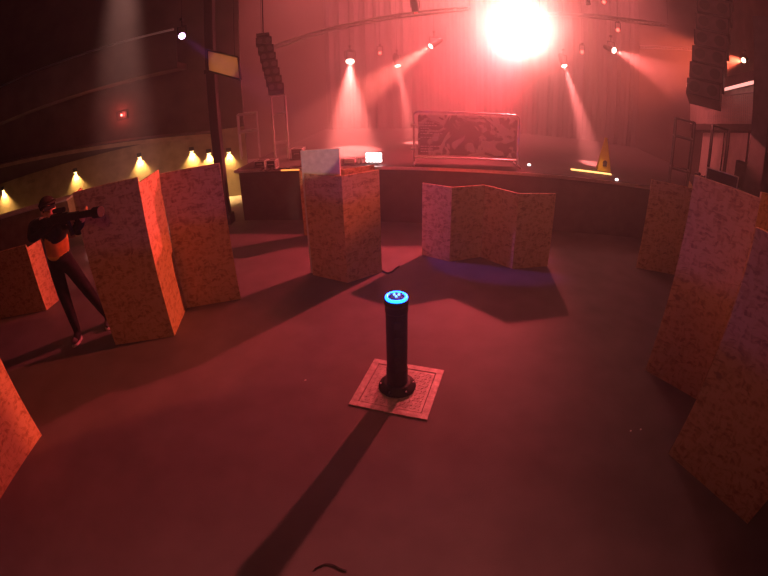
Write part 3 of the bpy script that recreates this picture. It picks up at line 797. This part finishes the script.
hand_r = A(62, 219, -.20); hand_l = A(82, 216, -.26)
elb_l = A(79, 232, -.16); elb_r = A(31, 240, -.10)
V = [hipc, hipc.lerp(chest, .5), chest, chest.lerp(neck, .62), neck + Vector((0, 0, .02)), head + Vector((0, 0, -.05)), head + Vector((0, 0, .035)),   # 0..6
     hl, kf, ankf, foot_f + Vector((.03, -.10, .045)),      # 7..10
     hr, kb, ankb, foot_b + Vector((.05, -.09, .045)),      # 11..14
     shl, elb_r, hand_r,                                     # 15..17 (his right arm)
     shr, elb_l, hand_l]                                     # 18..20
Eg = [(0, 1), (1, 2), (2, 3), (3, 4), (4, 5), (5, 6), (0, 7), (7, 8), (8, 9), (9, 10), (0, 11), (11, 12), (12, 13), (13, 14), (3, 15), (15, 16), (16, 17), (3, 18), (18, 19), (19, 20)]
Rd = [(.165, .13), (.15, .12), (.18, .13), (.16, .11), .060, .078, .088, .112, .080, .056, .044, .112, .080, .056, .044, .084, .062, .040, .084, .062, .040]
# hands with fingers, rooted in the palm
def fingers(hi, palm_dir, side_dir, curl_dir):
    h = V[hi]; V.append(h + palm_dir * .06); Rd.append((.034, .022)); Eg.append((hi, len(V) - 1)); pi_ = len(V) - 1
    for k, l in enumerate((.062, .072, .068, .054)):
        a = h + palm_dir * .075 + side_dir * (-.03 + .02 * k); bb = a + palm_dir * l * .45 + curl_dir * l * .35; cc = bb + curl_dir * l * .6 - palm_dir * l * .1
        i0 = len(V); V.extend([a, bb, cc]); Rd.extend([.0095, .009, .008]); Eg.extend([(pi_, i0), (i0, i0 + 1), (i0 + 1, i0 + 2)])
    a = h + palm_dir * .03 - side_dir * .035 + curl_dir * .02; bb = a + palm_dir * .03 + curl_dir * .03
    i0 = len(V); V.extend([a, bb]); Rd.extend([.011, .009]); Eg.extend([(hi, i0), (i0, i0 + 1)])
gd = (A(98, 213, -.32) - A(50, 219, -.18)).normalized()
sd = Vector((0, 0, 1))
cdir = Vector((0.2, -1, 0)).normalized()
fingers(17, gd, Vector((0, 0, -1)), cdir)
fingers(20, (gd + Vector((0, 0, .3))).normalized(), Vector((.3, -.9, .1)).normalized(), Vector((0, 0, 1)))
me = skin('body', [v - b_ for v in V], Eg, Rd, None, 0, 2)
body = bpy.data.objects.new('body', me); COL.objects.link(body); body.parent = person
me.materials.clear(); me.materials.append(M['clothes']); me.materials.append(M['skin'])
for pgn in me.polygons:
    c = Vector(pgn.center) + b_
    is_head = c.z > neck.z + 0.035 and (c - head).length < .24
    is_hand = (c - hand_r).length < .15 and (c - hand_r).dot(gd) > -.015 or ((c - hand_l).length < .15 and (c - hand_l).dot(gd) > -.015)
    pgn.material_index = 1 if (is_head or is_hand) else 0
    pgn.use_smooth = True
# face features
look = Vector((0.86, -0.5, -0.02)).normalized(); sdv = look.cross(Vector((0, 0, 1))).normalized()
hc = head + Vector((0, 0, 0.0)) - b_
MB().ball(hc + look * .085 + Vector((0, 0, -.02)), .016, 10, 8, (1, 1, 1.5)).build('nose', M['skin'], person, smooth=True)
for s_ in (-1, 1): MB().ball(hc + look * .0 + sdv * s_ * .088 + Vector((0, 0, -.015)), .024, 10, 8, (.6, .6, 1.2)).build('ear', M['skin'], person, smooth=True)
MB().ball(hc + look * .045 + Vector((0, 0, -.085)), .040, 12, 8).build('chin', M['skin'], person, smooth=True)
mo = MB(); mo.box(hc + look * .086 + Vector((0, 0, -.062)), (.012, .045, .010), math.atan2(look.y, look.x)); mo.build('mouth', mat('lips', (.35, .12, .1), .5), person, bevel=.003)
for s_ in (-1, 1): MB().ball(hc + look * .078 + sdv * s_ * .032 + Vector((0, 0, .012)), .011, 10, 8).build('eye', M['white'], person, smooth=True)
gg = MB()
gg.box(hc + look * .088 + Vector((0, 0, .016)), (.03, .15, .045), math.atan2(look.y, look.x))
o = gg.build('goggles', M['glass'], person, bevel=.01)
hb = MB()
hb.ball(hc + Vector((0, 0, .045)) - look * .012, .108, 24, 16, (1, 1, .92))
bmesh.ops.delete(hb.bm, geom=[v for v in hb.bm.verts if (v.co - (hc + Vector((0, 0, .03)))).dot(look) > .035 and v.co.z < hc.z + .065 or v.co.z < hc.z - .05], context='VERTS')
o = hb.build('hair', M['hair'], person, smooth=True); sm = o.modifiers.new('s', 'SOLIDIFY'); sm.thickness = .012
# headband sensor
mb = MB()
for k in range(20):
    a = 2 * math.pi * k / 20; a2 = 2 * math.pi * (k + 1) / 20
    mb.cyl(hc + Vector((.108 * math.cos(a), .108 * math.sin(a), .062)), hc + Vector((.108 * math.cos(a2), .108 * math.sin(a2), .062)), .012, seg=6)
mb.build('headband', M['gun'], person)
# vest
tors = [hipc + (chest - hipc) * .12, hipc.lerp(chest, .55), chest, chest.lerp(neck, .5)]
mv = skin('vest', [v - b_ for v in tors], [(0, 1), (1, 2), (2, 3)], [(.186, .150), (.182, .148), (.198, .152), (.165, .13)], None, 0, 2)
vo = bpy.data.objects.new('vest', mv); COL.objects.link(vo); vo.parent = person
mv.materials.clear(); mv.materials.append(M['vest']); mv.materials.append(M['vest2'])
for pgn in mv.polygons:
    pgn.use_smooth = True
    f = (Vector(pgn.center) + b_ - hipc).dot((chest - hipc).normalized()) / (chest - hipc).length
    pgn.material_index = 1 if .28 < f < .46 or -.1 < f < .06 else 0
vo['label'] = 'orange vest with yellow bands'
for s, sh in ((-1, shl), (1, shr)):
    mb = MB(); mb.tube([chest.lerp(neck, .2) - b_ + Vector((s * .07, -.135, 0)), neck - b_ + Vector((s * .09, -.07, -.02)), neck - b_ + Vector((s * .09, .08, -.04))], .018, 8)
    mb.build('shoulder_strap', M['gun'], person)
for f_, dr in ((foot_f, Vector((.15, -1, 0))), (foot_b, Vector((.4, -.9, 0)))):
    dr.normalize(); c = f_ - b_ + dr * .05
    rz = math.atan2(dr.y, dr.x)
    o = MB().ball((0, 0, 0.052), .06, 16, 10, (2.1, .85, .75)).ball((-.07, 0, .07), .052, 14, 8, (1, .9, 1.1)).build('shoe', M['shoe'], person, smooth=True); o.location = c; o.rotation_euler.z = rz
    s2 = MB().lathe([(.001, 0), (.125, 0), (.128, .012), (.12, .022), (.001, .022)], seg=24).build('sole', M['sole'], o); s2.scale = (1, .42, 1); 
# ------------------------------------------------------------------ toy gun
g0 = A(44, 221, -.19); g1 = A(99, 212, -.34)
gv = g1 - g0; Lg = gv.length; rzg = math.atan2(gv.y, gv.x); ryg = -math.asin(gv.z / Lg)
gun = thing('laser_tag_gun', g0, 'black toy rifle held level by the player in front of the barricade', 'toy gun')
gun.rotation_euler = (0, ryg, rzg)
MB().box((.10, 0, -.02), (.18, .035, .09)).box((.03, 0, -.03), (.05, .04, .13)).build('stock', M['gun'], gun, bevel=.008)
MB().box((.32, 0, 0), (.30, .055, .10)).box((.36, 0, -.055), (.14, .04, .04)).build('receiver', M['gun'], gun, bevel=.01)
MB().box((.55, 0, 0), (.22, .06, .075)).cyl((.62, 0, .0), (Lg - .03, 0, 0), .036, seg=14).cyl((Lg - .08, 0, 0), (Lg + .03, 0, 0), .055, seg=14).build('barrel', M['gun'], gun, bevel=.004)
MB().box((.27, 0, -.11), (.04, .035, .12), ry=.3).build('grip', M['gun'], gun, bevel=.008)
MB().box((.47, 0, -.12), (.045, .035, .16), ry=-.15).build('magazine', M['gun'], gun, bevel=.006)
MB().cyl((.24, 0, .085), (.44, 0, .085), .024, .028, seg=14).box((.34, 0, .06), (.08, .02, .03)).build('scope', M['gun'], gun)
